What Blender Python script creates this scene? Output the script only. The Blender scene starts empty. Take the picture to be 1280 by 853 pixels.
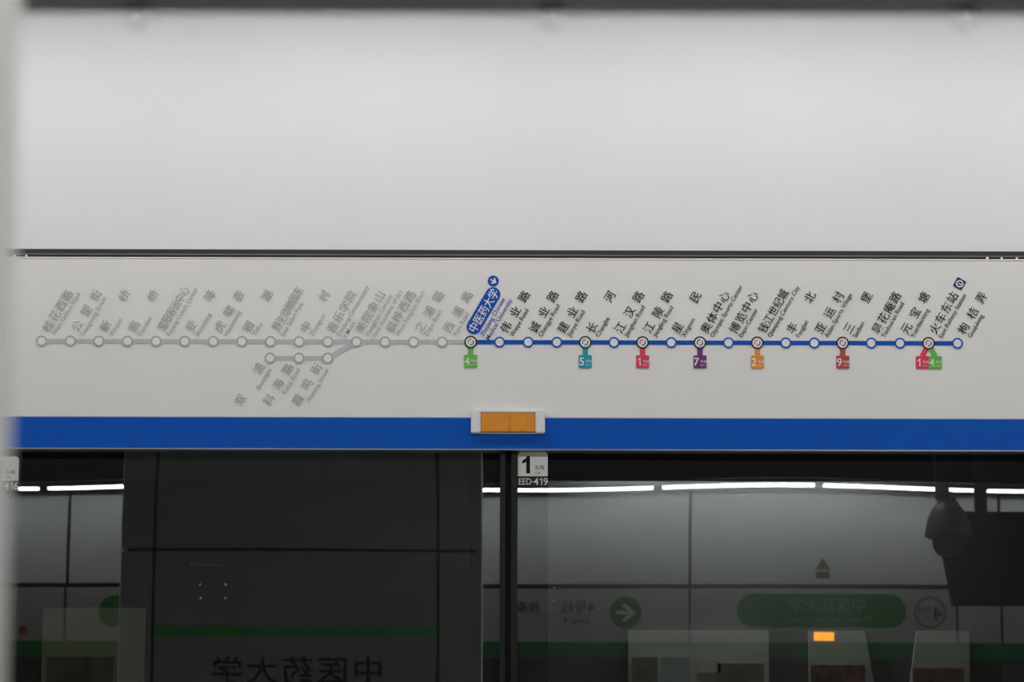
import bpy, bmesh, math, random
from mathutils import Vector, Matrix
random.seed(7)
sc = bpy.context.scene
col = sc.collection
PI = math.pi

# ---------------------------------------------------------------- camera
EYE = 1.55                      # lens height above the platform floor
CAM = Vector((0.0, -7.8, EYE))
F = 3900.0                      # focal length in pixels of a 1280 wide frame
PITCH = math.radians(8.16)
ROLL = math.radians(0.15)
cam_d = bpy.data.cameras.new('camera')
cam_d.sensor_width = 36.0
cam_d.lens = F / 1280.0 * 36.0
cam_d.clip_start = 0.02
cam_d.dof.use_dof = True
cam_d.dof.focus_distance = 7.88
cam_d.dof.aperture_fstop = 13.0
cam = bpy.data.objects.new('camera', cam_d)
col.objects.link(cam)
ROT = Matrix.Rotation(PI / 2 + PITCH, 3, 'X') @ Matrix.Rotation(ROLL, 3, 'Z')
cam.matrix_world = Matrix.Translation(CAM) @ ROT.to_4x4()
sc.camera = cam

# ---------------------------------------------------------------- world, exposure
world = bpy.data.worlds.new('world')
sc.world = world
world.use_nodes = True
world.node_tree.nodes['Background'].inputs[0].default_value = (0.9, 0.95, 1.0, 1)
world.node_tree.nodes['Background'].inputs[1].default_value = 0.0
sc.view_settings.view_transform = 'Standard'
sc.view_settings.look = 'None'
sc.view_settings.gamma = 1.0
sc.view_settings.use_curve_mapping = False
sc.view_settings.exposure = 0.0
LAMP_POWER = 24.0                # radiance of the linear lamp diffusers
DOWN_POWER = 37.0               # each added fill pendant over the platform, watt

# ---------------------------------------------------------------- survey helpers
YG = 0.03                       # front face of the screen-door glass
Y4 = -13.0                      # front face of the header on the opposite side

def ray(px, py):
    return ROT @ Vector(((px - 640.0) / F, -(py - 426.5) / F, -1.0))

def P(px, py, y=0.0):
    """point of the plane y seen at a pixel"""
    d = ray(px, py)
    return CAM + d * ((y - CAM.y) / d.y)

def M(px, py, y):
    """point of the plane y that is seen mirrored in the glass at a pixel"""
    p = P(px, py, 2 * YG - y)
    return Vector((p.x, y, p.z))

S = (P(641, 428).x - P(640, 428).x)      # metres per pixel on the header
S4 = (M(641, 760, Y4).x - M(640, 760, Y4).x)

def lin(r, g, b):
    def f(c):
        c /= 255.0
        return c / 12.92 if c <= 0.04045 else ((c + 0.055) / 1.055) ** 2.4
    return (f(r), f(g), f(b), 1.0)

# ---------------------------------------------------------------- materials
MATS = {}
def mat(name, rgb, rough=0.5, metal=0.0, spec=0.5, vary=0.04, scale=18.0, bump=0.0, emit=None, estr=0.0, coat=0.0):
    """principled material with a little procedural mottling"""
    if name in MATS:
        return MATS[name]
    m = bpy.data.materials.new(name)
    m.use_nodes = True
    nt = m.node_tree
    b = nt.nodes['Principled BSDF']
    b.inputs['Roughness'].default_value = rough
    b.inputs['Metallic'].default_value = metal
    b.inputs['Specular IOR Level'].default_value = spec
    b.inputs['Coat Weight'].default_value = coat
    c = lin(*rgb)
    tc = nt.nodes.new('ShaderNodeTexCoord')
    nz = nt.nodes.new('ShaderNodeTexNoise')
    nz.inputs['Scale'].default_value = scale
    nz.inputs['Detail'].default_value = 6.0
    nt.links.new(tc.outputs['Object'], nz.inputs['Vector'])
    rp = nt.nodes.new('ShaderNodeValToRGB')
    rp.color_ramp.elements[0].position = 0.3
    rp.color_ramp.elements[1].position = 0.7
    rp.color_ramp.elements[0].color = tuple(x * (1 - vary) for x in c[:3]) + (1,)
    rp.color_ramp.elements[1].color = tuple(min(1, x * (1 + vary)) for x in c[:3]) + (1,)
    nt.links.new(nz.outputs['Fac'], rp.inputs['Fac'])
    nt.links.new(rp.outputs['Color'], b.inputs['Base Color'])
    if bump:
        bp = nt.nodes.new('ShaderNodeBump')
        bp.inputs['Strength'].default_value = bump
        bp.inputs['Distance'].default_value = 0.002
        nt.links.new(nz.outputs['Fac'], bp.inputs['Height'])
        nt.links.new(bp.outputs['Normal'], b.inputs['Normal'])
    if emit:
        b.inputs['Emission Color'].default_value = lin(*emit)
        b.inputs['Emission Strength'].default_value = estr
    MATS[name] = m
    return m

def glass_mat(name, refl, tint, rough=0.0):
    m = bpy.data.materials.new(name)
    m.use_nodes = True
    nt = m.node_tree
    nt.nodes.clear()
    out = nt.nodes.new('ShaderNodeOutputMaterial')
    mix = nt.nodes.new('ShaderNodeMixShader')
    tr = nt.nodes.new('ShaderNodeBsdfTransparent')
    gl = nt.nodes.new('ShaderNodeBsdfGlossy')
    tr.inputs['Color'].default_value = tuple(tint) + (1,)
    gl.inputs['Color'].default_value = (0.96, 1.0, 0.99, 1)
    gl.inputs['Roughness'].default_value = rough
    mix.inputs['Fac'].default_value = refl
    nt.links.new(tr.outputs[0], mix.inputs[1])
    nt.links.new(gl.outputs[0], mix.inputs[2])
    nt.links.new(mix.outputs[0], out.inputs[0])
    MATS[name] = m
    return m

def emit_mat(name, rgb, strength):
    m = bpy.data.materials.new(name)
    m.use_nodes = True
    nt = m.node_tree
    nt.nodes.clear()
    out = nt.nodes.new('ShaderNodeOutputMaterial')
    e = nt.nodes.new('ShaderNodeEmission')
    e.inputs['Color'].default_value = lin(*rgb)
    e.inputs['Strength'].default_value = strength
    nt.links.new(e.outputs[0], out.inputs[0])
    MATS[name] = m
    return m

mat('upper_white', (232, 233, 233), 0.55, vary=0.012, scale=2.5)
mat('header_white', (230, 229, 226), 0.5, vary=0.015, scale=6)
mat('header_grey', (200, 198, 195), 0.5, vary=0.015, scale=6)
mat('header_edge', (238, 232, 220), 0.4)
mat('gasket_dark', (46, 48, 48), 0.7)
mat('gasket_grey', (112, 114, 112), 0.6)
mat('gasket_brown', (44, 34, 24), 0.8)
mat('band_blue', (0, 84, 184), 0.5, spec=0.15, vary=0.05, scale=30)
mat('aluminium', (176, 178, 182), 0.32, metal=0.85, vary=0.03)
mat('aluminium_satin', (224, 225, 227), 0.45, metal=0.1, vary=0.03)
mat('lens_orange', (226, 146, 34), 0.35, vary=0.10, scale=40, coat=0.3)
mat('lens_seam', (204, 128, 28), 0.4)
mat('frame_dark', (24, 26, 28), 0.42, metal=0.4, vary=0.06)
mat('gap_black', (8, 9, 9), 0.8)
mat('frit_black', (7, 8, 8), 0.6)
mat('sticker_grey', (236, 236, 231), 0.5)
mat('ink_black', (14, 14, 16), 0.6, spec=0.2, vary=0.02)
mat('print_black', (18, 19, 20), 0.55)
mat('print_white', (228, 230, 228), 0.5)
mat('ink_blue', (24, 74, 158), 0.5)
mat('map_blue', (0, 82, 180), 0.5, spec=0.2)
mat('map_grey', (190, 188, 191), 0.5)
mat('map_grey_ring', (172, 171, 174), 0.5)
mat('ink_grey', (172, 171, 174), 0.5)
mat('map_fill', (231, 230, 227), 0.5, vary=0.01)
mat('tag_green', (98, 182, 66), 0.5)
mat('tag_teal', (12, 150, 170), 0.5)
mat('tag_red', (220, 50, 84), 0.5)
mat('tag_purple', (106, 36, 116), 0.5)
mat('tag_orange', (226, 140, 44), 0.5)
mat('tag_brick', (176, 64, 52), 0.5)
mat('rail_navy', (26, 40, 96), 0.5)
mat('lamp_housing', (46, 42, 38), 0.6)
mat('cove_dark', (34, 32, 29), 0.75)
mat('clip_grey', (186, 185, 181), 0.55)
mat('ceiling_dark', (40, 36, 32), 0.85, scale=4)
mat('floor_granite', (150, 150, 148), 0.3, vary=0.18, scale=120)
mat('pillar_enamel', (94, 104, 101), 0.42, vary=0.03, scale=5)
mat('pillar_flank_lit', (238, 239, 235), 0.42, vary=0.03, scale=5)  # paled so the flank looks lit; its brightness is put into the colour
mat('joint_black', (14, 14, 14), 0.8)
mat('line_green', (30, 128, 46), 0.5, spec=0.2)
mat('sign_green', (40, 138, 52), 0.5, spec=0.2)
mat('sign_red', (190, 40, 40), 0.5)
mat('warning_yellow', (132, 108, 56), 0.5)
mat('camera_grey', (58, 60, 60), 0.6, spec=0.2)
mat('hanger_dark', (26, 27, 28), 0.7, spec=0.1)
mat('camera_black', (12, 12, 13), 0.12)
mat('screen_case', (13, 14, 15), 0.7, spec=0.1)
mat('screen_glass', (8, 9, 10), 0.3, spec=0.1)
mat('track_wall', (82, 84, 82), 0.8, vary=0.1, scale=3, bump=0.3)
mat('track_bed', (70, 68, 66), 0.9, vary=0.2, scale=12, bump=0.5)
mat('poster_pale', (176, 178, 173), 0.5, vary=0.06, scale=3)
mat('poster_warm', (186, 176, 168), 0.5, vary=0.08, scale=5)
mat('poster_brown', (112, 88, 74), 0.5, vary=0.5, scale=16)
mat('poster_teal', (144, 160, 160), 0.5, vary=0.2, scale=6)
mat('poster_olive', (116, 112, 94), 0.5, vary=0.3, scale=8)
mat('poster_frame', (120, 122, 122), 0.5, metal=0.5)
mat('dark_pane', (6, 7, 8), 0.15)
mat('residue', (112, 114, 112), 0.9, vary=0.3, scale=150)
glass_mat('door_glass', 0.11, (0.86, 0.88, 0.87))
emit_mat('lamp_diffuser', (253, 252, 251), LAMP_POWER)
emit_mat('lamp_diffuser_dim', (250, 252, 253), LAMP_POWER*0.58)  # same diffusers with emission lowered to darken the mirrored wall
emit_mat('tunnel_fill_tube', (255, 246, 232), 33.0)
emit_mat('tunnel_wall_tube', (250, 250, 250), 66.0)
emit_mat('lamp_orange', (255, 150, 12), 7.0)

# ---------------------------------------------------------------- object helpers
WLOC = {}
def empty(name, loc, parent=None):
    o = bpy.data.objects.new(name, None)
    o.empty_display_size = 0.05
    col.objects.link(o)
    loc = Vector(loc)
    WLOC[o] = loc
    o.location = loc - (WLOC[parent] if parent else Vector())
    o.parent = parent
    return o

def tag(o, label=None, cat=None, group=None, kind=None):
    if label: o['label'] = label
    if cat: o['category'] = cat
    if group: o['group'] = group
    if kind: o['kind'] = kind
    return o

def obj(name, verts, faces, material, parent=None, smooth=False, bevel=0.0, center=True):
    vs = [Vector(v) for v in verts]
    lo = Vector([min(v[i] for v in vs) for i in range(3)])
    hi = Vector([max(v[i] for v in vs) for i in range(3)])
    c = (lo + hi) / 2
    if parent is None:
        c.z = lo.z
    me = bpy.data.meshes.new(name)
    me.from_pydata([v - c for v in vs], [], faces)
    me.validate()
    bm = bmesh.new()
    bm.from_mesh(me)
    if bevel:
        bmesh.ops.bevel(bm, geom=list(bm.edges), offset=bevel, segments=2, affect='EDGES', clamp_overlap=True)
    if len(bm.faces) < 20000:
        bmesh.ops.recalc_face_normals(bm, faces=bm.faces)
    bm.to_mesh(me)
    bm.free()
    if smooth:
        for p in me.polygons: p.use_smooth = True
    me.materials.append(MATS[material])
    o = bpy.data.objects.new(name, me)
    col.objects.link(o)
    WLOC[o] = c
    o.location = c - (WLOC[parent] if parent else Vector())
    o.parent = parent
    return o

class MB:
    def __init__(s): s.v = []; s.f = []
    def add(s, vs, fs):
        n = len(s.v); s.v += [tuple(v) for v in vs]; s.f += [tuple(i + n for i in f) for f in fs]; return s
    def box(s, x0, x1, y0, y1, z0, z1):
        return s.add([(x0,y0,z0),(x1,y0,z0),(x1,y1,z0),(x0,y1,z0),(x0,y0,z1),(x1,y0,z1),(x1,y1,z1),(x0,y1,z1)],
                     [(0,3,2,1),(4,5,6,7),(0,1,5,4),(1,2,6,5),(2,3,7,6),(3,0,4,7)])
    def prism(s, pts, y0, y1):
        """polygon in the xz plane extruded along y"""
        n = len(pts)
        vs = [(x, y0, z) for x, z in pts] + [(x, y1, z) for x, z in pts]
        fs = [tuple(range(n)), tuple(range(2*n-1, n-1, -1))]
        fs += [(i, (i+1) % n, n + (i+1) % n, n + i) for i in range(n)]
        return s.add(vs, fs)
    def ring(s, cx, cz, r0, r1, y0, y1, n=36, a0=0.0, a1=2*PI):
        full = abs(a1 - a0 - 2*PI) < 1e-6
        k = n if full else n + 1
        vs = []
        for i in range(k):
            a = a0 + (a1 - a0) * i / n
            c, t = math.cos(a), math.sin(a)
            vs += [(cx+r0*c, y0, cz+r0*t), (cx+r1*c, y0, cz+r1*t), (cx+r1*c, y1, cz+r1*t), (cx+r0*c, y1, cz+r0*t)]
        fs = []
        for i in range(n):
            a, b = 4*i, 4*((i+1) % k)
            for j in range(4):
                fs.append((a+j, a+(j+1) % 4, b+(j+1) % 4, b+j))
        if not full:
            fs += [(0,1,2,3), tuple(4*n + j for j in (3,2,1,0))]
        return s.add(vs, fs)
    def disc(s, cx, cz, r, y0, y1, n=36):
        return s.prism([(cx + r*math.cos(2*PI*i/n), cz + r*math.sin(2*PI*i/n)) for i in range(n)], y0, y1)
    def lathe(s, cx, cy, prof, n=40):
        """profile of (radius, z), turned about a vertical axis"""
        vs = []
        for r, z in prof:
            for i in range(n):
                a = 2*PI*i/n
                vs.append((cx + r*math.cos(a), cy + r*math.sin(a), z))
        fs = []
        for k in range(len(prof)-1):
            for i in range(n):
                j = (i+1) % n
                fs.append((k*n+i, k*n+j, (k+1)*n+j, (k+1)*n+i))
        fs += [tuple(range(n)), tuple((len(prof)-1)*n + i for i in range(n-1, -1, -1))]
        return s.add(vs, fs)
    def build(s, name, material, parent=None, smooth=False, bevel=0.0):
        return obj(name, s.v, s.f, material, parent, smooth, bevel)

def rrect(cx, cz, w, h, r, ang=0.0, n=6, corners=(1,1,1,1)):
    """rounded rectangle outline in the xz plane"""
    pts = []
    for k, (sx, sz) in enumerate(((1,1),(-1,1),(-1,-1),(1,-1))):
        rr = r if corners[k] else 1e-5
        ox, oz = sx*(w/2-rr), sz*(h/2-rr)
        for i in range(n+1):
            a = PI/2*k + PI/2*i/n
            pts.append((ox + rr*math.cos(a), oz + rr*math.sin(a)))
    c, t = math.cos(ang), math.sin(ang)
    return [(cx + x*c - z*t, cz + x*t + z*c) for x, z in pts]

# lettering: flat print, turned into mesh
TXT = {}
ONE = {0: [(.245,0),(.245,.545),(.17,.495),(.075,.465),(.075,.545),(.17,.59),(.24,.65),(.27,.71),(.335,.71),(.335,0)],
       1: [(.215,0),(.215,.47),(.14,.425),(.055,.40),(.055,.525),(.14,.56),(.215,.63),(.25,.71),(.37,.71),(.37,0)]}
def glyphs(body, offset=0.0, kern=1.0):
    key = (body, offset, kern)
    if body == '1':              # a grotesque figure one with a flag
        pts = ONE[1 if offset > 0.03 else 0]
        return pts, [tuple(range(len(pts)))]
    if key not in TXT:
        cu = bpy.data.curves.new('lettering', 'FONT')
        cu.body = body
        cu.offset = offset
        cu.space_character = kern
        cu.resolution_u = 3
        to = bpy.data.objects.new('lettering', cu)
        col.objects.link(to)
        bpy.context.view_layer.update()
        me = bpy.data.meshes.new_from_object(to.evaluated_get(bpy.context.evaluated_depsgraph_get()))
        TXT[key] = ([(v.co.x, v.co.y) for v in me.vertices], [tuple(p.vertices) for p in me.polygons])
        bpy.data.objects.remove(to); bpy.data.curves.remove(cu); bpy.data.meshes.remove(me)
    return TXT[key]

def put_text(mb, body, at, size, ang=0.0, ax=0.5, ay='mid', sx=1.0, offset=0.0, face=-1, length=None, kern=1.0):
    """at: world point (x,y,z); ax 0..1 anchor along the line; face -1 looks to -y, +1 to +y"""
    vs, fs = glyphs(body, offset, kern)
    x0 = min(v[0] for v in vs); x1 = max(v[0] for v in vs)
    z0 = min(v[1] for v in vs); z1 = max(v[1] for v in vs)
    if length: sx = length / ((x1 - x0) * size)
    oy = (z0+z1)/2 if ay == 'mid' else (0.34 if ay == 'cap' else 0.0)
    ox = x0 + (x1-x0)*ax
    c, t = math.cos(ang), math.sin(ang)
    out = []
    for u, v in vs:
        u = (u-ox)*size*sx; v = (v-oy)*size
        du, dv = u*c - v*t, u*t + v*c
        out.append((at[0] + (du if face < 0 else -du), at[1], at[2] + dv))
    mb.add(out, fs)
    return mb

# ================================================================ THE PLATFORM SHELL
X0, X1 = -9.0, 9.0
m = MB().box(X0, X1, Y4-0.3, 0.25, -0.2, 0.0)
floor = tag(m.build('floor', 'floor_granite'), 'speckled grey granite platform floor', None, None, 'structure')
m = MB().box(X0, X1, Y4-0.3, 0.3, 4.3, 4.45)
ceiling = tag(m.build('ceiling', 'ceiling_dark'), 'dark open ceiling above the platform', None, None, 'structure')

zH0 = P(640, 563.2).z            # header bottom
zH1 = P(640, 322.6).z            # header top
zB1 = P(640, 522.9).z            # top of the blue band
zB0 = P(640, 561.6).z
YU = 0.04
zU0 = P(640, 315.3, YU).z        # bottom of the upper wall panels

# upper wall over the near screen doors
wall = tag(empty('wall_front', (0, YU, zU0)), 'smooth pale grey wall panel above the route map header', None, None, 'structure')
for a, b in ((-7.2, -2.4), (-2.397, 2.397), (2.4, 7.2)):
    MB().box(a, b, YU, YU+0.03, zU0, 4.3).build('panel', 'upper_white', wall, bevel=0.002)
MB().box(-7.2, 7.2, YU+0.03, YU+0.06, zU0, 4.3).build('backing', 'joint_black', wall)
bx0 = P(690, 30, YU).x
PITCHX = 1.065
for k in range(-5, 6):  # mounds added to the wall, shaped so their shading makes soft dark smudges
    x = bx0 + k*PITCHX
    if abs(x) < 6.5:
        zc = P(640, 22, YU).z
        vs, fs = [], []
        nu, nv = 14, 32
        for a in range(nu+1):
            q = a/nu
            hgt = 0.030*(math.exp(-(q*2.3)**2) - math.exp(-2.3**2))
            for b in range(nv):
                ph = 2*PI*b/nv
                vs.append((x + 0.062*q*math.cos(ph), YU - 0.0002 - hgt, zc - 0.004 + 0.060*q*math.sin(ph)))
        for a in range(nu):
            for b in range(nv):
                fs.append((a*nv+b, a*nv+(b+1) % nv, (a+1)*nv+(b+1) % nv, (a+1)*nv+b))
        obj('shade_mound', vs, fs, 'upper_white', wall, smooth=True)

# dark joint between wall and header
joint = tag(empty('trim_1', (0, YU, zH1)), 'dark horizontal gasket joint between upper wall and header', None, None, 'structure')
zj = lambda py: P(640, py, 0.02).z
MB().box(-7.2, 7.2, 0.03, 0.06, zj(326), zj(312)).build('gasket', 'gasket_dark', joint)
MB().box(-7.2, 7.2, 0.018, 0.031, zj(320.4), zj(318.4)).build('grey_bead', 'gasket_grey', joint, bevel=0.001)
MB().box(-7.2, 7.2, 0.012, 0.031, zj(321.9), zj(320.6)).build('brown_sealant', 'gasket_brown', joint)

for px, w_ in ((1234, 3), (1252, 2.5), (1271, 3), (18, 4), (33, 3)):
    q = P(px, 321.4 + (px-640)*0.0026, 0.011)
    MB().prism(rrect(q.x, q.z, w_*S, 2.2*S, 0.6*S), 0.009, 0.012).build('sealant_flake', 'header_edge', joint)
# ================================================================ HEADER
hd = tag(empty('screen_door_header', (0, 0, zH0)), 'long off-white header fascia with blue lower band carrying the route map', 'header')
MB().box(-7.2, 7.2, 0.0, 0.22, zB1, zH1-0.004).build('fascia', 'header_white', hd, bevel=0.0015)
MB().box(-7.2, 7.2, -0.0008, 0.03, zH1-0.0035, zH1).build('top_edge', 'header_edge', hd)
MB().box(-7.2, 7.2, -0.0004, 0.22, zB0, zB1).build('blue_band', 'band_blue', hd)
MB().box(-7.2, 7.2, -0.003, 0.22, zH0, zB0).build('bottom_edge', 'aluminium', hd, bevel=0.001)

# ================================================================ SCREEN DOORS
zG1 = zH0 + 0.012
def X(px, py=600, y=YG): return P(px, py, y).x
DP = 663.0
PY_FRIT = 600.5
zF1 = P(640, PY_FRIT, YG).z
doors = []
for n, k in enumerate((-2, -1, 0, 1, 2)):
    xa = X(647 + DP*(k-1) + DP) ; xb = X(647 + DP*k + 641)
    d = tag(empty('door_%d' % (n+1), ((xa+xb)/2, YG, 0)),
            ['dark glass screen door far left of the frame', 'dark glass screen door left of the car number sign 1, mirroring a pillar', 'dark glass screen door right of the car number sign 1, mirroring a green sign',
             'dark glass screen door right beyond the frame', 'dark glass screen door farthest right'][n], None, None, 'structure')
    # glass, very slightly bowed under its top clamp
    nx, nz = 48, 40
    vs, fs = [], []
    for j in range(nz+1):
        t = j/nz
        z = 0.1 + (zG1-0.1)*(1-(1-t)**2)
        for i in range(nx+1):
            u = i/nx
            x = xa + (xb-xa)*u
            bow = 0.00022*math.exp(-(zG1-z)/0.13)*math.cos(2*PI*(u-0.02))
            vs.append((x, YG+bow, z))
    for j in range(nz):
        for i in range(nx):
            a = j*(nx+1)+i
            fs.append((a, a+1, a+nx+2, a+nx+1))
    nv = len(vs)
    pane = obj('pane', vs, fs, 'door_glass', d, smooth=True)
    pane['label'] = 'clear dark mirroring glass'
    back = obj('rear_face', [(x, y+0.012, z) for x, y, z in vs], fs, 'door_glass', pane, smooth=True)
    # black printed border behind the glass
    b = 38*S
    m = MB()
    m.box(xa, xb, YG+0.014, YG+0.018, zF1, zG1)
    m.box(xa, xa+b, YG+0.014, YG+0.018, 0.1, zF1)
    m.box(xb-b, xb, YG+0.014, YG+0.018, 0.1, zF1)
    m.box(xa+b, xb-b, YG+0.014, YG+0.018, 0.1, 0.22)
    m.build('printed_border', 'frit_black', d)
    g = 2*S
    MB().box(xa-8*S, xa, YG-0.012, YG+0.05, 0.02, zG1).build('stile', 'frame_dark', d, bevel=0.002)
    MB().box(xb, xb+7*S, YG-0.012, YG+0.05, 0.02, zG1).build('stile', 'frame_dark', d, bevel=0.002)
    MB().box(xa, xb, YG-0.012, YG+0.05, 0.02, 0.1).build('bottom_rail', 'frame_dark', d, bevel=0.002)
    MB().box(xb+7*S, xb+14*S, YG+0.01, YG+0.05, 0.02, zG1).build('gap_seal', 'gap_black', d)
    doors.append((d, pane))

# traces of removed stickers on the two panes
def blotch(mb, x, z, r, y):
    n = 9
    pts = []
    for i in range(n):
        a = 2*PI*i/n
        q = r*random.uniform(0.55, 1.1)
        pts.append((x+q*math.cos(a), z+q*math.sin(a)))
    mb.prism(pts, y-0.0004, y-0.0001)

# ================================================================ CAR NUMBER SIGNS
def car_sign(px_right, py_top, number, label):
    xr = X(px_right, 580); zt = P(640, py_top, YG).z
    w, h = 37.5*S, 30.5*S
    y = YG - 0.0006
    r = tag(empty('car_number_sign', (xr-w/2, y, zt-h-14*S)), label, 'sign', 'car number signs on the screen doors')
    MB().prism(rrect(xr-w/2, zt-h/2, w, h, 4.5*S, corners=(1,1,0,0)), y-0.0012, y).build('plate', 'sticker_grey', r)
    yt = y - 0.0016
    put_text(MB(), '1', (xr-w+10.5*S, yt, zt-16*S), 31*S, ax=0.5, offset=0.045, sx=1.0).build('car_number', 'ink_black', r)
    put_text(MB(), '车厢', (xr-4.5*S, yt, zt-19.5*S), 6.2*S, ax=1.0).build('car_text', 'ink_black', r)
    put_text(MB(), 'Car', (xr-15.5*S, yt, zt-26*S), 4.6*S, ax=0.0, ay='cap').build('car_text_english', 'ink_black', r)
    c = MB().prism(rrect(xr-w/2, zt-h-6.5*S, w, 12.5*S, 0.5*S), y-0.0012, y).build('code_strip', 'print_black', r)
    m = MB()
    put_text(m, 'EED', (xr-w+1.5*S, yt, zt-h-6.6*S), 11.5*S, ax=0.0, ay='cap', length=15.5*S)
    put_text(m, '-', (xr-w+18.6*S, yt, zt-h-6.9*S), 9*S, length=1.8*S)
    for q_, ch in enumerate(number):
        put_text(m, ch, (xr-(14.6-6.0*q_)*S, yt, zt-h-6.6*S), 12.8*S, ay='cap', offset=0.006)
    m.build('door_code', 'print_white', c)
    return r
car_sign(684.7, 565.2, '419', 'light grey car number 1 sign with door code EED-419 below')
car_sign(23.6, 572.5, '416', 'light grey car sign with code ending 16, at the left frame edge')

# ================================================================ DOOR INDICATOR LAMP
c0 = P(635, 528)
def indicator(name, cx, y, cz, w, h, face, label, lit=False):
    r = tag(empty(name, (cx, y, cz-h/2)), label, 'indicator lamp')
    d = 0.014*face
    cap = w*0.13
    ya, yb = sorted((y, y+d))
    MB().box(cx-w/2+0.002, cx+w/2-0.002, *sorted((y, y+d*0.3)), cz-h/2-0.001, cz+h/2+0.001).build('base_plate', 'aluminium_satin', r)
    for s in (-1, 1):
        xa, xb = sorted((cx+s*w/2, cx+s*(w/2-cap)))
        MB().box(xa, xb, ya, yb, cz-h/2, cz+h/2).build('end_cap', 'aluminium_satin', r, bevel=0.002)
    l = w - 2*cap
    MB().box(cx-l/2+0.0006, cx+l/2-0.0006, *sorted((y, y+d*0.93)), cz-h/2+0.003, cz+h/2-0.006).build('lens', 'lamp_orange' if lit else 'lens_orange', r, bevel=0.0015)
    if not lit:
        MB().box(cx+1*S, cx+3.2*S, *sorted((y, y+d*0.935)), cz-h/2+0.005, cz+h/2-0.008).build('lens_seam', 'lens_seam', r)
        MB().box(cx-l/2, cx+l/2, *sorted((y, y+d*0.98)), cz+h/2-0.0055, cz+h/2-0.0005).build('top_strip', 'aluminium_satin', r, bevel=0.001)
    return r
indicator('door_indicator_lamp', c0.x, -0.0006, c0.z, 92*S, 28.5*S, -1, 'unlit orange indicator lamp with silver end caps on the blue band')

# ================================================================ ROUTE MAP
rm = tag(empty('route_map', (P(625, 430).x, -0.001, P(625, 520).z)), 'printed metro route map with grey passed stations and blue stations ahead', 'route map')
def L(px, dy=0.0):
    """point of the map line at a pixel column, dy pixels above it"""
    p = P(px, 426.5 + (px-52)*0.00262)
    return Vector((p.x, 0, p.z + dy*S))
LY = [-0.0006*k for k in range(1, 9)]
A60 = math.radians(60)
U = Vector((math.cos(A60), 0, math.sin(A60)))       # along a name
V = Vector((math.sin(A60), 0, -math.cos(A60)))      # below a name

main = [(52,'桂花西路',['West Guihua Road']),(88,'公望街',['Gongwang Street']),(123.6,'新桥',['Xinqiao']),(159.4,'高桥',['Gaoqiao']),
 (195.2,'富阳客运中心',['Fuyang Coach Center']),(231,'受降',['Shouxiang']),(266.6,'虎啸杏',['Huxiaoxing']),(302.4,'银湖',['Yinhu']),
 (338.2,'野生动物园东',['East Safari Park']),(374,'中村',['Zhongcun']),(409.8,'音乐学院',['Zhejiang Conservatory','of Music']),
 (445.6,'美院象山',['Xiangshan Campus','China Academy of Art']),(481.4,'枫桦西路',['West Fenghua Road']),(517,'之浦路',['Zhipu Road']),(552.8,'西浦路',['Xipu Road']),
 (588.4,'中医药大学',['Zhejiang Chinese','Medical University']),
 (624.4,'伟业路',['Weiye Road']),(660.2,'诚业路',['Chengye Road']),(696,'建业路',['Jianye Road']),(731.6,'长河',['Changhe']),(767.4,'江汉路',['Jianghan Road']),
 (803.2,'江陵路',['Jiangling Road']),(839,'星民',['Xingmin']),(874.8,'奥体中心',['Olympic Sports Center']),(910.6,'博览中心',['Expo Center']),
 (946.6,'钱江世纪城',['Qianjiang Century City']),(982.2,'丰北',['Fengbei']),(1017.8,'亚运村',['Asian Sports Village']),(1053.2,'三堡',['Sanbao']),
 (1089,'昙花庵路',["Tanhua'an Road"]),(1125,'元宝塘',['Yuanbaotang']),(1160.6,'火车东站',['East Railway Station']),(1196.8,'枸桔弄',['Goujulong'])]
NOW = 15
TRANSFER = {15:[('4','tag_green',0)], 19:[('5','tag_teal',0)], 21:[('1','tag_red',0)], 23:[('7','tag_purple',0)], 25:[('2','tag_orange',0)],
            28:[('9','tag_brick',0)], 31:[('1','tag_red',-8.1),('4','tag_green',8.1)]}

def flat(pts, y): return MB().prism(pts, y-0.0003, y+0.0001)
def bar(p, q, w, y):
    d = (q-p).normalized(); n = Vector((-d.z, 0, d.x))*(w/2)
    return flat([((p+n).x,(p+n).z),((q+n).x,(q+n).z),((q-n).x,(q-n).z),((p-n).x,(p-n).z)], y)

def han(parent, material, word, first, span, y, size, sx):
    n = len(word)
    for i, ch in enumerate(word):
        p = first + U*(span*S*i/(n-1))
        # every character keeps its em square, so that strokes sit as set type
        gv, gf = glyphs(ch, 0.0)
        c, t = math.cos(A60), math.sin(A60)
        out = []
        for u, v in gv:
            u = (u-0.5)*size*S*sx; v = (v-0.38)*size*S
            out.append((p.x + u*c - v*t, y, p.z + u*t + v*c))
        e = 0.006*size*S
        vv, ff = [], []
        for ex, ez in ((-e, -e), (e, e)):
            ff += [tuple(i + len(vv) for i in f_) for f_ in gf]
            vv += [(x_ + ex, y_ - 0.00002*len(vv)/max(1, len(out)), z_ + ez) for x_, y_, z_ in out]
        obj('character', vv, ff, material, parent)

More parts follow.
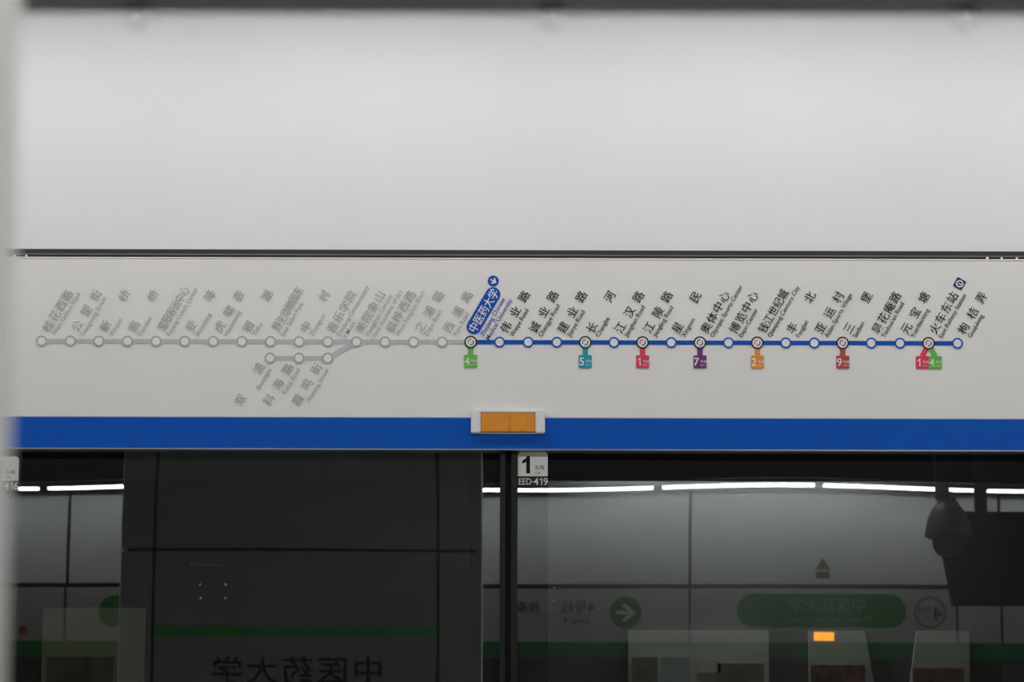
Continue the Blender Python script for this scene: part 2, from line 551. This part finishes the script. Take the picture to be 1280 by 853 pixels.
def station(i, px, word, eng, ink, line, ring, center):
    first = center + Vector((8.0*S, 0, 19.0*S))
    if len(eng) > 1: first += Vector((-2.4*S, 0, -0.6*S))
    n = len(word)
    span = 45.0 if n < 5 else (49.0 if n == 5 else 51.5)
    size = 14.2
    sx = 1.0 if n < 5 else (0.86 if n == 5 else 0.74)
    if i == NOW:
        first = center + Vector((3.6*S, 0, 18.6*S)); span = 48.7
    nm = empty('station_name', first, rm)
    han(nm, 'print_white' if i == NOW else ink, word, first, span, LY[3], size, sx)
    m = MB()
    for k, e in enumerate(eng):
        st = first + U*(-6.5*S) + V*((11.4 + 8.2*k)*S)
        if i == NOW: st = first + U*(-4.5*S) + V*((13.8 + 8.2*k)*S)
        put_text(m, e, (st.x, LY[3], st.z), 7.9*S, ang=A60, ax=0.0, ay='cap', offset=0.008)
    m.build('english_name', 'ink_blue' if i == NOW else ink, nm)

def marker(c, ring, fill='map_fill', big=False):
    r1 = (8.0 if big else 6.9)*S; r0 = r1 - (1.9 if big else 2.0)*S
    k = MB().ring(c.x, c.z, r0, r1, LY[2]-0.0003, LY[2]).build('station_marker', ring, rm)
    MB().disc(c.x, c.z, r0, LY[2]-0.0003, LY[2]).build('marker_fill', fill, k)
    return k

# lines
bar(L(52), L(588.4), 5.6*S, LY[0]).build('grey_line', 'map_grey', rm)
bar(L(588.4), L(1196.8), 5.6*S, LY[0]).build('blue_line', 'map_blue', rm)
dB = P(374, 448).z - L(374).z
brs = [(338, '双浦', 'Shuangpu'), (374, '科海路', 'Kehai Road'), (409.8, '霞鸣街', 'Xiaming Street')]
bp = [Vector((L(x).x, 0, L(x).z + dB)) for x, _, _ in brs]
bar(bp[0], bp[2] + Vector((1.5*S, 0, 0)), 5.6*S, LY[0]).build('branch_line', 'map_grey', rm)
bar(bp[2], L(445.6), 6.0*S, LY[1]).build('branch_line', 'map_grey', rm)
for (x, w, e), c in zip(brs, bp):
    marker(c, 'map_grey_ring')
    last = c + Vector((-14.2*S, 0, -13.5*S))
    nm = empty('station_name', last, rm)
    han(nm, 'ink_grey', w, last - U*(45*S), 45.0, LY[3], 14.2, 1.0)
    en = last + U*(7.0*S) + V*(12.0*S)
    m = MB(); put_text(m, e, (en.x, LY[3], en.z), 7.9*S, ang=A60, ax=1.0, ay='cap', offset=0.008)
    m.build('english_name', 'ink_grey', nm)

for i, (px, w, e) in enumerate(main):
    c = L(px)
    grey = i < NOW
    station(i, px, w, e, 'ink_grey' if grey else 'ink_black', None, None, c)
    if i in TRANSFER:
        tags = TRANSFER[i]
        k = marker(c, 'print_black', big=True)
        tcol = tags[0][1]
        MB().ring(c.x, c.z, 2.7*S, 4.0*S, LY[3]-0.0003, LY[3], 14, math.radians(75), math.radians(215)).build('transfer_arrow', tcol, k)
        MB().ring(c.x, c.z, 2.7*S, 4.0*S, LY[3]-0.0003, LY[3], 14, math.radians(255), math.radians(395)).build('transfer_arrow', 'ink_blue', k)
        for num, tc, dx in tags:
            tx, tz = c.x + dx*S, c.z - 24.2*S
            m = MB().prism(rrect(tx, tz, 16.4*S, 16.2*S, 1.6*S), LY[2]-0.0003, LY[2])
            q0 = Vector((c.x + dx*0.35*S, 0, c.z - 6.8*S)); q1 = Vector((tx, 0, tz + 7.6*S))
            dd = (q1-q0).normalized(); nn = Vector((-dd.z, 0, dd.x))*(3.4*S)
            m.prism([((q0+nn).x,(q0+nn).z),((q1+nn).x,(q1+nn).z),((q1-nn).x,(q1-nn).z),((q0-nn).x,(q0-nn).z)], LY[1]-0.0003, LY[1])
            t = m.build('line_tag', tc, rm)
            m = put_text(MB(), num, (tx-4.4*S, LY[3], tz), 14.0*S, offset=0.008)
            m.build('line_number', 'print_white', t)
            m = put_text(MB(), '号线', (tx+0.4*S, LY[3], tz+0.4*S), 4.0*S, ax=0.0)
            put_text(m, 'Line ' + num, (tx+0.4*S, LY[3], tz-4.0*S), 2.8*S, ax=0.0, ay='cap')
            m.build('line_text', 'print_white', t)
    else:
        marker(c, 'map_grey_ring' if grey else 'map_blue')

# blue capsule behind the current station, with its arrow disc
c = L(588.4); a = c + Vector((3.6*S, 0, 18.6*S)); mid = a + U*(24.4*S)
cap = MB().prism(rrect(mid.x, mid.z, 66*S, 18.6*S, 9.2*S, A60, 10), LY[1]-0.0003, LY[1]).build('current_station_capsule', 'map_blue', rm)
cap['label'] = 'blue capsule around the current station name'
q = Vector((P(616.6, 351.6).x, 0, P(616.6, 351.6).z))
ad = MB().disc(q.x, q.z, 7.0*S, LY[1]-0.0003, LY[1]).build('arrow_disc', 'map_blue', rm)
ar = [(-4.2,-0.8),(0.9,-0.8),(-1.5,-3.2),(0.2,-4.4),(4.6,0),(0.2,4.4),(-1.5,3.2),(0.9,0.8),(-4.2,0.8)]
aa = math.radians(-30)
MB().prism([(q.x + (x*math.cos(aa)-z*math.sin(aa))*S, q.z + (x*math.sin(aa)+z*math.cos(aa))*S) for x, z in ar], LY[3]-0.0003, LY[3]).build('arrow', 'print_white', ad)
# railway emblem by the east railway station
q = Vector((P(1199.4, 355).x, 0, P(1199.4, 355).z))
em = MB().prism(rrect(q.x, q.z, 13.2*S, 12.6*S, 1.6*S, A60), LY[1]-0.0003, LY[1]).build('railway_emblem', 'rail_navy', rm)
m = MB().ring(q.x, q.z, 3.1*S, 4.6*S, LY[3]-0.0003, LY[3], 24, A60-math.radians(60), A60+math.radians(240))
d_ = -V
def rot(p): return ((q + U*(p[0]*S) - V*(p[1]*S)).x, (q + U*(p[0]*S) - V*(p[1]*S)).z)
m.prism([rot(p) for p in ((-1.0,1.2),(1.0,1.2),(1.0,0.2),(0.6,-0.2),(0.6,-3.0),(2.6,-3.6),(2.6,-4.6),(-2.6,-4.6),(-2.6,-3.6),(-0.6,-3.0),(-0.6,-0.2),(-1.0,0.2))], LY[3]-0.0003, LY[3])
m.build('emblem_mark', 'print_white', em)

# ================================================================ LIGHT COVES AND LINEAR LAMPS
SEEN = [(-50, 'lamp tube mirrored as a short bright dash beside the code ending 16'),
        (155, 'lamp tube mirrored as a bright line just left of the dark pillar'),
        (680, 'lamp tube mirrored as a bright line directly under door code EED-419'),
        (922, 'lamp tube mirrored as a bright line above the green station capsule'),
        (1127, 'lamp tube mirrored as a bright line crossed by the dome camera stem'),
        (1332, 'lamp tube mirrored as a bright line above the black hanging display')]
def cove(n, ywall, s, jx, ZL, d, hd_, label):
    """s = -1: room lies towards -y, +1: towards +y"""
    r = tag(empty('trim_%d' % n, (0, ywall, ZL)), label, None, None, 'structure')
    f = lambda a, b: sorted((ywall + s*a, ywall + s*b))
    MB().box(-7.2, 7.2, *f(d-0.20, d+0.12), ZL+0.045, ZL+0.30).build('cove_box', 'cove_dark', r)
    MB().box(-7.2, 7.2, *f(d-0.20, d-0.185), ZL-0.005, ZL+0.05).build('cove_lip', 'cove_dark', r)
    MB().box(-7.2, 7.2, *f(0.0, d-0.20), ZL+0.20, ZL+0.22).build('cove_lid', 'cove_dark', r)
    for a, b in zip(jx[:-1], jx[1:]):
        lo_ = lamp(a + 0.03, b - 0.03, f, s, n, ZL, d, hd_)
        if n == 3:
            mid_ = (a + b)/2
            for px_, text_ in SEEN:
                if abs(M(px_, 603, Y4+0.26).x - mid_) < 0.2: lo_['label'] = text_
def lamp(xa, xb, f, s, n, ZL, d, hd_):
    y0, y1 = f(d-0.04, d+0.04)
    lab = ('white linear lamp tube in the cove above the route map wall' if n == 2 else 'white linear lamp tube above the opposite wall, beyond the mirrored view')
    r = tag(empty('linear_lamp', ((xa+xb)/2, (y0+y1)/2, ZL)), lab, 'lamp', 'linear lamps above the near wall' if n == 2 else 'linear lamps above the opposite wall')
    MB().box(xa, xb, y0+0.012, y1-0.012, ZL, ZL+hd_).build('diffuser', 'lamp_diffuser' if n == 2 else 'lamp_diffuser_dim', r, bevel=0.004)
    MB().box(xa-0.01, xb+0.01, y0, y1, ZL+hd_, ZL+0.045).build('housing', 'lamp_housing', r, bevel=0.003)
    return r
cove(2, YU, -1, [bx0 + PITCHX*k for k in range(-6, 7)], EYE + 2.006, 0.50, 0.015, 'dark light cove along the top of the near wall')
JX = [53-205*k for k in range(5, 0, -1)] + [53, 258, 540] + [820+205*k for k in range(6)]
cove(3, Y4-0.04, 1, [M(q_, 603, Y4+0.26).x for q_ in JX], EYE + 1.965, 0.30, 0.019, 'dark light cove along the top of the opposite wall')

# unseen fill pendants above the frame, added to raise the ambient light
ZP = 3.80
for ix in range(-2, 3):
    for yy in (-3.2, -7.3):
        x = ix*2.4 + 1.6
        r = tag(empty('fill_pendant', (x, yy, ZP)), 'added unseen grey fill pendant hanging from the dark platform ceiling', 'lamp', 'added fill pendants')
        m = MB().lathe(x, yy, [(0.11, ZP), (0.12, ZP+0.02), (0.10, ZP+0.09), (0.03, ZP+0.12), (0.025, ZP+0.12), (0.085, ZP+0.08), (0.095, ZP)], 24)
        m.build('shade', 'clip_grey', r)
        MB().lathe(x, yy, [(0.012, ZP+0.11), (0.012, 4.3)], 10).build('stem', 'hanger_dark', r)
        li = bpy.data.lights.new('fill_pendant_bulb', 'AREA')
        li.energy = DOWN_POWER*(1.0 if yy > -5 else 0.75); li.shape = 'DISK'; li.size = 0.17
        li.color = (1.0, 0.985, 0.965)
        lo = bpy.data.objects.new('fill_pendant_bulb', li); col.objects.link(lo)
        lo.parent = r; lo.location = (0, 0, -0.004)

# ================================================================ OPPOSITE SIDE (seen mirrored)
zr = lambda py: M(640, py, Y4).z
y_up = Y4 - 0.04
w4 = tag(empty('wall_back', (0, y_up, zH1)), 'pale wall panels above the opposite header, mirrored in the glass', None, None, 'structure')
pj = M(862, 680, y_up).x; pl = 2.085*1.0
MB().box(-7.2, 7.2, y_up-0.06, y_up-0.03, zH1+0.001, 4.3).build('backing', 'joint_black', w4)
edges = [pj + pl*k for k in range(-4, 4)]
for a, b in zip(edges[:-1], edges[1:]):
    MB().box(max(a+0.011, -7.2), min(b-0.011, 7.2), y_up-0.03, y_up, zH1+0.024, 4.3).build('panel', 'upper_white', w4, bevel=0.002)
h4 = tag(empty('opposite_door_header', (0, Y4, zH0)), 'pale header with green lower band mirrored in the glass doors', 'header')
zg1 = M(760, 803, Y4).z
zg0 = M(760, 823, Y4).z
edges = [M(862, 760, Y4).x + pl*k for k in range(-4, 4)]
edges[5:5] = [M(1197, 760, Y4).x]
edges.sort()
for a, b in zip(edges[:-1], edges[1:]):
    MB().box(max(a+0.008, -7.2), min(b-0.008, 7.2), Y4-0.2, Y4, zg1, zH1-0.008).build('panel', 'header_grey', h4, bevel=0.002)
MB().box(-7.2, 7.2, Y4-0.2, Y4-0.012, zg0, zH1).build('backing', 'joint_black', h4)
MB().box(-7.2, 7.2, Y4-0.2, Y4+0.001, zg0, zg1).build('green_band', 'line_green', h4)
d4 = tag(empty('door_6', (0, Y4-0.06, 0)), 'black glass screen doors of the opposite side below the green band', None, None, 'structure')
for k in range(-5, 6):
    xa = M(862, 830, Y4).x + k*1.34
    if -7.2 < xa < 5.8:
        MB().box(xa+0.02, xa+1.32, Y4-0.08, Y4-0.05, 0.05, zg0).build('pane', 'dark_pane', d4)
        MB().box(xa-0.02, xa+0.02, Y4-0.09, Y4-0.04, 0.0, zg0).build('post', 'frame_dark', d4, bevel=0.002)

y4p = Y4 + 0.0012
def disc4(px, py, r, arrow, label):
    p = M(px, py, y4p)
    o = tag(empty('direction_sign', (p.x, p.y, p.z-r*S4)), label, 'sign')
    MB().disc(p.x, p.z, r*S4, y4p-0.001, y4p+0.001).build('disc', 'sign_green', o)
    if arrow:
        k = S4*1.0
        pts = [(-12,-2.2),(2.5,-2.2),(-5,-9),(-0.5,-11.5),(12.5,0),(-0.5,11.5),(-5,9),(2.5,2.2),(-12,2.2)]
        MB().prism([(p.x + x*k, p.z + z*k) for x, z in pts], y4p+0.0011, y4p+0.0016).build('arrow', 'print_white', o)
    return o
disc4(782, 766, 20, True, 'round green arrow sign mirrored in the right glass door')
disc4(143, 764, 20, False, 'round green sign mirrored beside the dark pillar, half hidden')
p = M(722, 768, y4p)
o = tag(empty('line_name_lettering', (p.x, p.y, p.z-0.06)), 'small dark line 4 lettering mirrored left of the green arrow', 'lettering')
put_text(MB(), '4号线', (M(722, 758.5, y4p).x, y4p+0.001, M(722, 758.5, y4p).z), 17*S4, face=1, length=42*S4).build('line_name', 'ink_black', o)
put_text(MB(), 'Line 4', (M(720, 776, y4p).x, y4p+0.001, M(720, 776, y4p).z), 9.5*S4, face=1, length=31*S4).build('line_name_english', 'ink_black', o)
a, b = M(745, 768.5, y4p), M(652, 768.5, y4p)
MB().box(b.x, a.x, y4p-0.0005, y4p+0.0008, a.z-0.004, a.z+0.002).build('rule', 'ink_grey', o)
put_text(MB(), '换乘', (M(660, 759, y4p).x, y4p+0.001, M(660, 759, y4p).z), 15*S4, face=1).build('transfer_text', 'ink_black', o)
# station name capsule
p = M(1027, 764, y4p)
o = tag(empty('station_name_sign', (p.x, p.y, p.z-21*S4)), 'long green rounded station name sign mirrored in the right glass door', 'sign')
MB().prism(rrect(p.x, p.z, 212*S4, 42*S4, 20.5*S4, 0, 10), y4p-0.001, y4p+0.001).build('capsule', 'sign_green', o)
mat('sign_text', (150, 186, 150), 0.5)
q = M(1034, 757, y4p)
put_text(MB(), '中医药大学', (q.x, y4p+0.0015, q.z), 20*S4, face=1, length=96*S4).build('station_name', 'sign_text', o)
q = M(1034, 775, y4p)
put_text(MB(), 'Zhejiang Chinese Medical University', (q.x, y4p+0.0015, q.z), 6.5*S4, face=1, length=110*S4).build('english_name', 'sign_text', o)
# round line sign
p = M(1163, 766, y4p)
o = tag(empty('line_number_sign', (p.x, p.y, p.z-19*S4)), 'thin ringed line 4 sign mirrored right of the green station capsule', 'sign')
MB().ring(p.x, p.z, 17.8*S4, 19.2*S4, y4p-0.001, y4p+0.001).build('ring', 'ink_black', o)
q = M(1172.5, 767, y4p)
put_text(MB(), '4', (q.x, y4p+0.001, q.z), 25*S4, face=1).build('line_number', 'ink_black', o)
q = M(1156, 763, y4p)
put_text(MB(), '号线', (q.x, y4p+0.001, q.z), 9*S4, face=1).build('line_text', 'ink_black', o)
q = M(1156, 772, y4p)
put_text(MB(), 'Line 4', (q.x, y4p+0.001, q.z), 5.5*S4, face=1).build('line_text_english', 'ink_black', o)
# warning sticker on the wall above
yw = y_up + 0.001
p = M(1029, 712, yw)
o = tag(empty('warning_sticker', (p.x, p.y, M(1029, 725, yw).z)), 'small dull yellow warning triangle sticker mirrored above the green capsule', 'sticker')
tp = [M(1029, 698.5, yw), M(1038.5, 713.5, yw), M(1019.5, 713.5, yw)]
t = MB().prism([(v.x, v.z) for v in tp], yw-0.0005, yw+0.0008).build('triangle', 'ink_black', o)
ti = [M(1029, 701.5, yw), M(1036, 712.2, yw), M(1022, 712.2, yw)]
MB().prism([(v.x, v.z) for v in ti], yw+0.0008, yw+0.0012).build('triangle_face', 'warning_yellow', t)
q = M(1029, 708, yw)
put_text(MB(), '!', (q.x, yw+0.0016, q.z), 10*S4, face=1, offset=0.03).build('exclamation_mark', 'ink_black', t)
q = M(1029, 719.5, yw)
MB().prism(rrect(q.x, q.z, 18*S4, 9*S4, 0.5*S4), yw-0.0005, yw+0.0008).build('text_plate', 'warning_yellow', o)
for k in (-1.7, 1.7):
    MB().box(q.x-7*S4, q.x+7*S4, yw+0.0008, yw+0.0012, q.z+(k-1)*S4, q.z+(k+1)*S4).build('text_line', 'ink_black', o)
# lit indicator
p = M(1030, 796, Y4)
indicator('door_indicator_lamp', p.x, Y4+0.001, p.z, 34*S4, 11.5*S4, 1, 'glowing orange indicator lamp mirrored below the green station capsule', lit=True)
p = M(28, 788, y4p)
o = MB().disc(p.x, p.z, 5.5*S4, y4p-0.001, y4p+0.001, 20).build('round_sticker', 'sign_red')
tag(o, 'small round red sticker mirrored at the far left of the glass', 'sticker')

# ================================================================ PILLAR beside the photographer
YP = CAM.y + 0.86                # face towards the screen doors
RC = 0.003
xr, xl = M(603, 700, YP-RC).x, M(150, 700, YP-RC).x
xr = -0.1386
pil = tag(empty('pillar', ((xl+xr)/2, YP-0.6, 0)), 'broad clad pillar with green stripe and station name, its edge blurred at left', 'pillar')
jl, jr = M(192, 700, YP).x, M(548, 700, YP).x
zj1 = M(370, 688, YP).z
def clad(name, pts, z0, z1, material, bev=0.0):
    n = len(pts)
    vs = [(x, y, z0) for x, y in pts] + [(x, y, z1) for x, y in pts]
    fs = [tuple(range(n-1, -1, -1)), tuple(range(n, 2*n))] + [(i, (i+1) % n, n+(i+1) % n, n+i) for i in range(n)]
    return obj(name, vs, fs, material, pil, bevel=bev)
g = 0.008
depth = 0.4
def arc(cx, cy, a0, a1, r, n=8): return [(cx + r*math.cos(a0+(a1-a0)*i/n), cy + r*math.sin(a0+(a1-a0)*i/n)) for i in range(n+1)]
for z0, z1 in ((0.0, 1.2), (1.2, zj1), (zj1, 4.3)):
    za, zb = z0 + (g if z0 else 0), z1 - g
    clad('front_panel', [(jl+g, YP-0.03), (jr-g, YP-0.03), (jr-g, YP), (jl+g, YP)], za, zb, 'pillar_enamel')
    clad('front_panel', [(jr+g, YP-0.03), (xr-RC, YP-0.03), (xr-RC, YP), (jr+g, YP)], za, zb, 'pillar_enamel')
    clad('front_panel', [(xl+RC, YP-0.03), (jl-g, YP-0.03), (jl-g, YP), (xl+RC, YP)], za, zb, 'pillar_enamel')
    clad('side_panel', [(xr-0.03, YP-depth), (xr, YP-depth)] + arc(xr-RC, YP-RC, 0, PI/2, RC) + [(xr-RC, YP-0.03)], za, zb, 'pillar_flank_lit')
    clad('side_panel', [(xl+RC, YP-0.03)] + arc(xl+RC, YP-RC, PI/2, PI, RC) + [(xl, YP-depth), (xl+0.03, YP-depth)], za, zb, 'pillar_flank_lit')
clad('core', [(xl+0.0305, YP-depth), (xr-0.0305, YP-depth), (xr-0.0305, YP-0.0305), (xl+0.0305, YP-0.0305)], 0.0, 4.3, 'joint_black')
za, zb = M(370, 796, YP).z, M(370, 782.5, YP).z
MB().box(jl+g, jr-g, YP-0.001, YP+0.001, za, zb).build('green_stripe', 'line_green', pil)
SP = M(641, 800, YP).x - M(640, 800, YP).x
q = M(371, 838, YP)
m = MB()
for e_ in ((-1, 0), (1, 0), (0, -1), (0, 1)):
    put_text(m, '中医药大学', (q.x + 0.6*SP*e_[0], YP+0.001, q.z + 0.6*SP*e_[1]), 37*SP, face=1, length=211*SP, kern=1.15)
m.build('station_name', 'ink_black', pil)

# ================================================================ SECURITY CAMERA AND DISPLAY
yd = -7.0
sd = M(641, 650, yd).x - M(640, 650, yd).x
p = M(1186.5, 668, yd)
o = tag(empty('security_camera', (p.x, yd, M(1186, 696, yd).z)), 'dark dome security camera on a ceiling stem, mirrored in the right glass', 'camera')
Z = lambda dz: p.z + dz*sd
MB().lathe(p.x-6*sd, yd, [(9*sd, Z(43)), (9*sd, 4.3)], 24).build('stem', 'hanger_dark', o)
MB().lathe(p.x, yd, [(10*sd, Z(47)), (13*sd, Z(40)), (20*sd, Z(31)), (25.5*sd, Z(19)), (28*sd, Z(6)), (29.5*sd, Z(0)), (29*sd, Z(-3)), (23*sd, Z(-6)), (20*sd, Z(-6))], 40).build('housing', 'camera_grey', o, smooth=False)
MB().lathe(p.x, yd, [(20.5*sd, Z(-4)), (20.5*sd, Z(-12)), (18.5*sd, Z(-19)), (14*sd, Z(-25)), (8*sd, Z(-28.5)), (2*sd, Z(-29.5))], 32).build('dome', 'camera_black', o, smooth=True)

ys = -8.4
p = M(1232, 640, ys)
ss = M(641, 650, ys).x - M(640, 650, ys).x
o = tag(empty('hanging_display', (M(1262, 752, ys).x, ys, M(1262, 752, ys).z)), 'black hanging display cabinet behind the dome camera, mirrored at right edge', 'display')
pts = [(1206,639),(1188,688),(1200,753),(1330,753),(1342,688),(1324,639)]
MB().prism([(M(a, b, ys).x, M(a, b, ys).z) for a, b in pts], ys-0.28, ys).build('cabinet', 'screen_case', o, bevel=0.004)
MB().prism([(M(a, b, ys).x, M(a, b, ys).z) for a, b in ((1215,650),(1205,688),(1212,744),(1318,744),(1325,688),(1315,650))], ys, ys+0.006).build('screen', 'screen_glass', o)
for px in (1232, 1298):
    q = M(px, 640, ys)
    MB().box(q.x-7*ss, q.x+7*ss, ys-0.16, ys-0.1, q.z-0.01, 4.3).build('hanger', 'hanger_dark', o)

# ================================================================ TRACK SIDE BEHIND THE GLASS
YT = 4.6
tw = tag(MB().box(X0, X1, YT, YT+0.2, -1.4, 4.6).build('wall_tunnel', 'track_wall'), 'dim concrete tunnel wall behind the glass doors', None, None, 'structure')
tag(MB().box(X0, X1, 0.3, YT, -1.5, -1.3).build('track_floor', 'track_bed'), 'dark track bed behind the screen doors', None, None, 'structure')
tag(MB().box(X0, X1, 0.3, YT, 4.5, 4.6).build('tunnel_ceiling', 'track_bed'), 'dark tunnel ceiling behind the screen doors', None, None, 'structure')
st = P(641, 800, YT).x - P(640, 800, YT).x
def poster(x0, x1, ytop, slope_l, slope_r, face, label, blocks):
    zb, zt = P(640, 980, YT).z, P(640, ytop, YT).z
    q0, q1 = P(x0, ytop, YT).x, P(x1, ytop, YT).x
    r = tag(empty('wall_poster', ((q0+q1)/2, YT-0.03, zb)), label, 'poster', 'posters on the tunnel wall')
    h = zt - zb
    MB().prism([(q0 - slope_l*h, zb), (q1 + slope_r*h, zb), (q1, zt), (q0, zt)], YT-0.03, YT-0.002).build('sheet', face, r)
    for (a, b, c, d, mm) in blocks:
        pa, pb = P(a, c, YT), P(b, d, YT)
        MB().box(pa.x, pb.x, YT-0.034, YT-0.03, pb.z, pa.z).build('print_block', mm, r)
    return r
poster(785, 960, 788, 0, 0, 'poster_pale', 'wide pale poster faintly seen through the right glass door',
       [(790,822,822,980,'poster_olive'),(828,862,822,980,'poster_teal'),(872,900,822,842,'poster_warm'),(896,955,830,980,'poster_olive')])
poster(1010, 1080, 788, 0, 0.16, 'poster_pale', 'narrow pale poster with slanted side faintly seen below the orange light',
       [(1012,1082,832,980,'poster_brown')])
poster(1145, 1210, 788, 0.14, 0, 'poster_pale', 'pale poster with slanted left side below the ringed line sign', 
       [(1140,1205,836,980,'poster_brown')])
poster(55, 182, 762, 0, 0, 'poster_warm', 'warm grey poster faintly seen through the left glass door',
       [(60,140,822,980,'poster_olive')])
for k in (-2, 0, 2):  # unseen battens added to lift the track side behind the glass
    r = tag(empty('tunnel_fill_lamp', (k*2.6, 1.2, 4.4)), 'added unseen batten lamp under the tunnel ceiling behind the header', 'lamp', 'added tunnel lamps')
    MB().box(k*2.6-0.6, k*2.6+0.6, 1.15, 1.25, 4.42, 4.5).build('batten', 'aluminium_satin', r, bevel=0.004)
    MB().box(k*2.6-0.58, k*2.6+0.58, 1.17, 1.23, 4.385, 4.42).build('tube', 'tunnel_fill_tube', r, bevel=0.008)
# wall-mounted batten on the tunnel wall, hidden behind the header
xb_ = P(915, 600, YT).x
zb_ = 2.95
r = tag(empty('tunnel_wall_lamp', (xb_, YT-0.12, zb_)), 'wall batten lamp washing the tunnel wall behind the right glass door', 'lamp')
MB().box(xb_-0.58, xb_+0.58, YT-0.15, YT-0.09, zb_+0.03, zb_+0.07).build('batten', 'aluminium_satin', r, bevel=0.004)
MB().box(xb_-0.55, xb_+0.55, YT-0.14, YT-0.10, zb_, zb_+0.03).build('tube', 'tunnel_wall_tube', r, bevel=0.008)
for q_ in (-0.45, 0.45):
    MB().box(xb_+q_-0.015, xb_+q_+0.015, YT-0.12, YT, zb_+0.04, zb_+0.06).build('arm', 'frame_dark', r)
# cable tray on the tunnel wall above the posters
tr = tag(empty('cable_tray', (0, YT-0.2, 3.9)), 'dark cable tray along the tunnel wall', 'cable tray')
MB().box(X0, X1, YT-0.22, YT, 3.88, 3.9).build('shelf', 'frame_dark', tr)
for k in range(3):
    MB().box(X0, X1, YT-0.18+0.06*k, YT-0.14+0.06*k, 3.9, 3.94).build('cable', 'gap_black', tr, bevel=0.01)

# adhesive traces on the glass
lp, rp_ = doors[1][1], doors[2][1]
def traces(parent, spots):
    m = MB()
    for px, py, r in spots:
        q = P(px, py, YG)
        blotch(m, q.x, q.z, r*S, YG)
    o = m.build('adhesive_traces', 'residue', parent)
    o['kind'] = 'stuff'
tp1 = [(250,731,2.0),(282,731,2.0),(251,748,2.0),(282,748,2.0)] + [(240+5*k+random.uniform(-1,1), 706.5+random.uniform(-0.8,0.8), 1.0) for k in range(9)]
tp2 = [(692,751,2.0),(693,735,1.6)] + [(690+3.5*k, 712+random.uniform(-2.5,2.5), 0.8) for k in range(12)] + [(718,755,1.2)]
traces(lp, tp1); traces(rp_, tp2)
